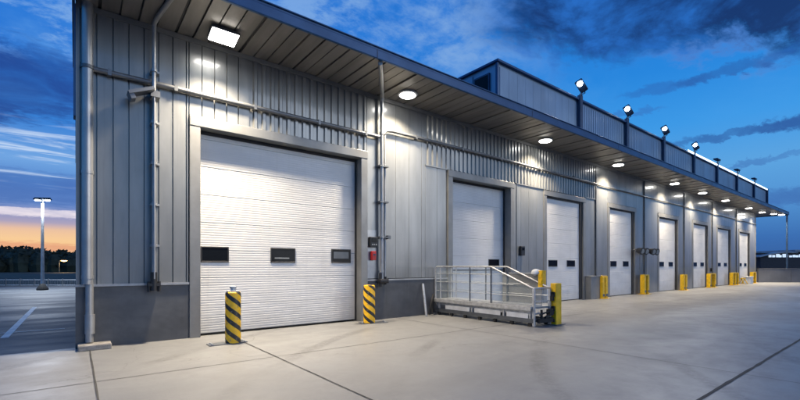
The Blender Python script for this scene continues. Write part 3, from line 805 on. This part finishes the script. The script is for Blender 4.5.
# soft pale cloud all over the upper sky
pale = t.m('MULTIPLY', t.ss(n1, .46, .74), t.m('MULTIPLY', t.ss(eld, 9, 22), .5))
base = t.mix(t.m('MULTIPLY', pale, t.ss(bear, 50, 64, 1, .25)), base, c3(112, 174, 232))
# centre mottle (bearing 20..60, elev > 22)
mm = t.m('MULTIPLY', t.ss(t.m('ABSOLUTE', t.m('SUBTRACT', bear, 40.)), 5, 26, 1, 0), t.ss(eld, 20, 27))
base = t.mix(t.m('MULTIPLY', mm, t.m('MULTIPLY', t.ss(t.m('ADD', t.m('MULTIPLY', n2, .75), t.m('MULTIPLY', n4, .25)), .44, .62), .75)), base, c3(128, 168, 218))
base = t.mix(t.m('MULTIPLY', mm, t.m('MULTIPLY', t.ss(n2, .50, .36), .5)), base, c3(30, 92, 175))
# dark navy bank over the right
q = t.m('ADD', eld, t.m('MULTIPLY', t.m('SUBTRACT', bear, 49.), .22))
q = t.m('ADD', q, t.m('MULTIPLY', t.m('SUBTRACT', n1, .5), 16.))
q = t.m('ADD', q, t.m('ADD', t.m('MULTIPLY', t.m('SUBTRACT', n2, .5), 9.), t.m('MULTIPLY', t.m('SUBTRACT', n4, .5), 4.)))
dk = t.m('MULTIPLY', t.ss(q, 26.4, 29.6), t.ss(bear, 44, 58))
dk = t.m('MULTIPLY', dk, t.ss(bear, 120, 160, 1, 0))
base = t.mix(t.m('MULTIPLY', dk, .93), base, t.mix(t.ss(t.m('ADD', t.m('MULTIPLY', n2, .6), t.m('MULTIPLY', n1, .4)), .43, .60), c3(6, 34, 88), c3(34, 104, 192)))
rim = t.m('MULTIPLY', t.ss(t.m('ABSOLUTE', t.m('SUBTRACT', q, 27.4)), 0, 1.6, 1, 0), t.ss(t.m('ABSOLUTE', t.m('SUBTRACT', bear, 75.)), 2, 9, 1, 0))
base = t.mix(t.m('MULTIPLY', rim, .13), base, c3(150, 140, 180))
# long thin dark streaks
def streak(b0, e0, lb, le, tilt, colr, amt, ns=1.3):
    u = t.m('SUBTRACT', bear, b0); v = t.m('SUBTRACT', t.m('SUBTRACT', eld, e0), t.m('MULTIPLY', u, tilt))
    v = t.m('ADD', v, t.m('MULTIPLY', t.m('SUBTRACT', n2, .5), ns))
    v = t.m('ADD', v, t.m('MULTIPLY', t.m('SUBTRACT', n3, .5), ns*.8))
    v = t.m('ADD', v, t.m('MULTIPLY', t.m('SUBTRACT', n4, .5), ns*1.6))
    d = t.m('ADD', t.m('POWER', t.m('DIVIDE', u, lb), 2.), t.m('POWER', t.m('DIVIDE', v, le), 2.))
    return t.m('MULTIPLY', t.m('MULTIPLY', t.ss(d, .2, 1.1, 1, 0), t.ss(n2, .2, .6, .45, 1)), amt), colr
for a in [(71, 20.0, 5.5, .7, .02, c3(38, 98, 176), .6), (77, 20.3, 6, .6, .05, c3(34, 84, 158), .7), (78, 14.0, 9, .55, .05, c3(40, 92, 162), .8), (84, 14.2, 7, .8, .02, c3(36, 86, 156), .8),
          (67.5, 17.9, 4, .4, 0, c3(48, 108, 184), .6), (82, 11.0, 8, .35, .04, c3(54, 104, 174), .6), (86, 7.0, 12, 1.2, 0, c3(44, 92, 164), .7)]:
    f, cc = streak(*a); base = t.mix(f, base, cc)
# left side: dark bank, bright wisps above the sunset
f, cc = streak(-7, 17.8, 13, 4.2, .12, c3(16, 56, 134), .9, 3.5); base = t.mix(f, base, cc)
f, cc = streak(-5, 8.0, 16, 1.9, 0, c3(60, 100, 172), .75, 1.6); base = t.mix(f, base, cc)
left = t.ss(t.m('ABSOLUTE', t.m('ADD', bear, 5.)), 22, 45, 1, 0)
wis = t.m('MULTIPLY', t.ss(n3, .5, .66), t.m('MULTIPLY', t.ss(t.m('ABSOLUTE', t.m('SUBTRACT', eld, 11.8)), 1.5, 4.2, 1, 0), left))
base = t.mix(t.m('MULTIPLY', wis, .75), base, c3(196, 214, 238))
wis = t.m('MULTIPLY', t.ss(t.m('ADD', t.m('MULTIPLY', n2, .6), t.m('MULTIPLY', n4, .4)), .47, .58), t.m('MULTIPLY', t.ss(eld, 19.5, 23), left))
base = t.mix(t.m('MULTIPLY', wis, .55), base, c3(140, 180, 225))
f, cc = streak(-5, 5.55, 14, .5, .0, c3(238, 226, 232), .85, .5); base = t.mix(f, base, cc)
f, cc = streak(-5, 2.1, 9, .5, -.02, c3(214, 130, 105), .55, .8); base = t.mix(f, base, cc)
bg = t.new('ShaderNodeBackground'); t.put(bg.inputs[0], base); bg.inputs[1].default_value = 1.06
ns_ = t.new('ShaderNodeTexSky', sky_type='NISHITA'); ns_.sun_disc = False; ns_.sun_elevation = R(14); ns_.sun_rotation = R(150)
bg2 = t.new('ShaderNodeBackground'); t.put(bg2.inputs[0], ns_.outputs[0]); bg2.inputs[1].default_value = .006
ad = t.new('ShaderNodeAddShader'); t.l.new(bg.outputs[0], ad.inputs[0]); t.l.new(bg2.outputs[0], ad.inputs[1])
o = t.new('ShaderNodeOutputWorld'); t.l.new(ad.outputs[0], o.inputs[0])

# last soft directional light of dusk
sl = bpy.data.lights.new('sun', 'SUN'); sl.energy = .62; sl.angle = R(35); sl.color = (.93, .97, 1)
so_ = bpy.data.objects.new('sun', sl); col.objects.link(so_)
sa, se = R(150), R(16)
so_.rotation_euler = (-Vector((math.sin(sa)*math.cos(se), math.cos(sa)*math.cos(se), math.sin(se)))).to_track_quat('-Z', 'Y').to_euler()

# ------------------------------------------------------------------ camera
cam = bpy.data.cameras.new('camera'); co_ = bpy.data.objects.new('camera', cam); col.objects.link(co_)
co_.location = (0, -9.5, 1.5); co_.rotation_euler = (R(90), 0, -math.atan2(.6188, .7855))
cam.sensor_width = 36; cam.lens = 412/800*36; cam.shift_y = 66/800; cam.clip_start = .05; cam.clip_end = 4000
sc.camera = co_
vs = sc.view_settings; vs.view_transform = 'Standard'; vs.look = 'None'; vs.gamma = 1; vs.exposure = 0; vs.use_curve_mapping = False
sc.render.resolution_x = 1024; sc.render.resolution_y = 512
sc.render.engine = 'CYCLES'
sc.cycles.max_bounces = 6; sc.cycles.diffuse_bounces = 2; sc.cycles.glossy_bounces = 2; sc.cycles.use_denoising = True
sc.cycles.sample_clamp_indirect = 4
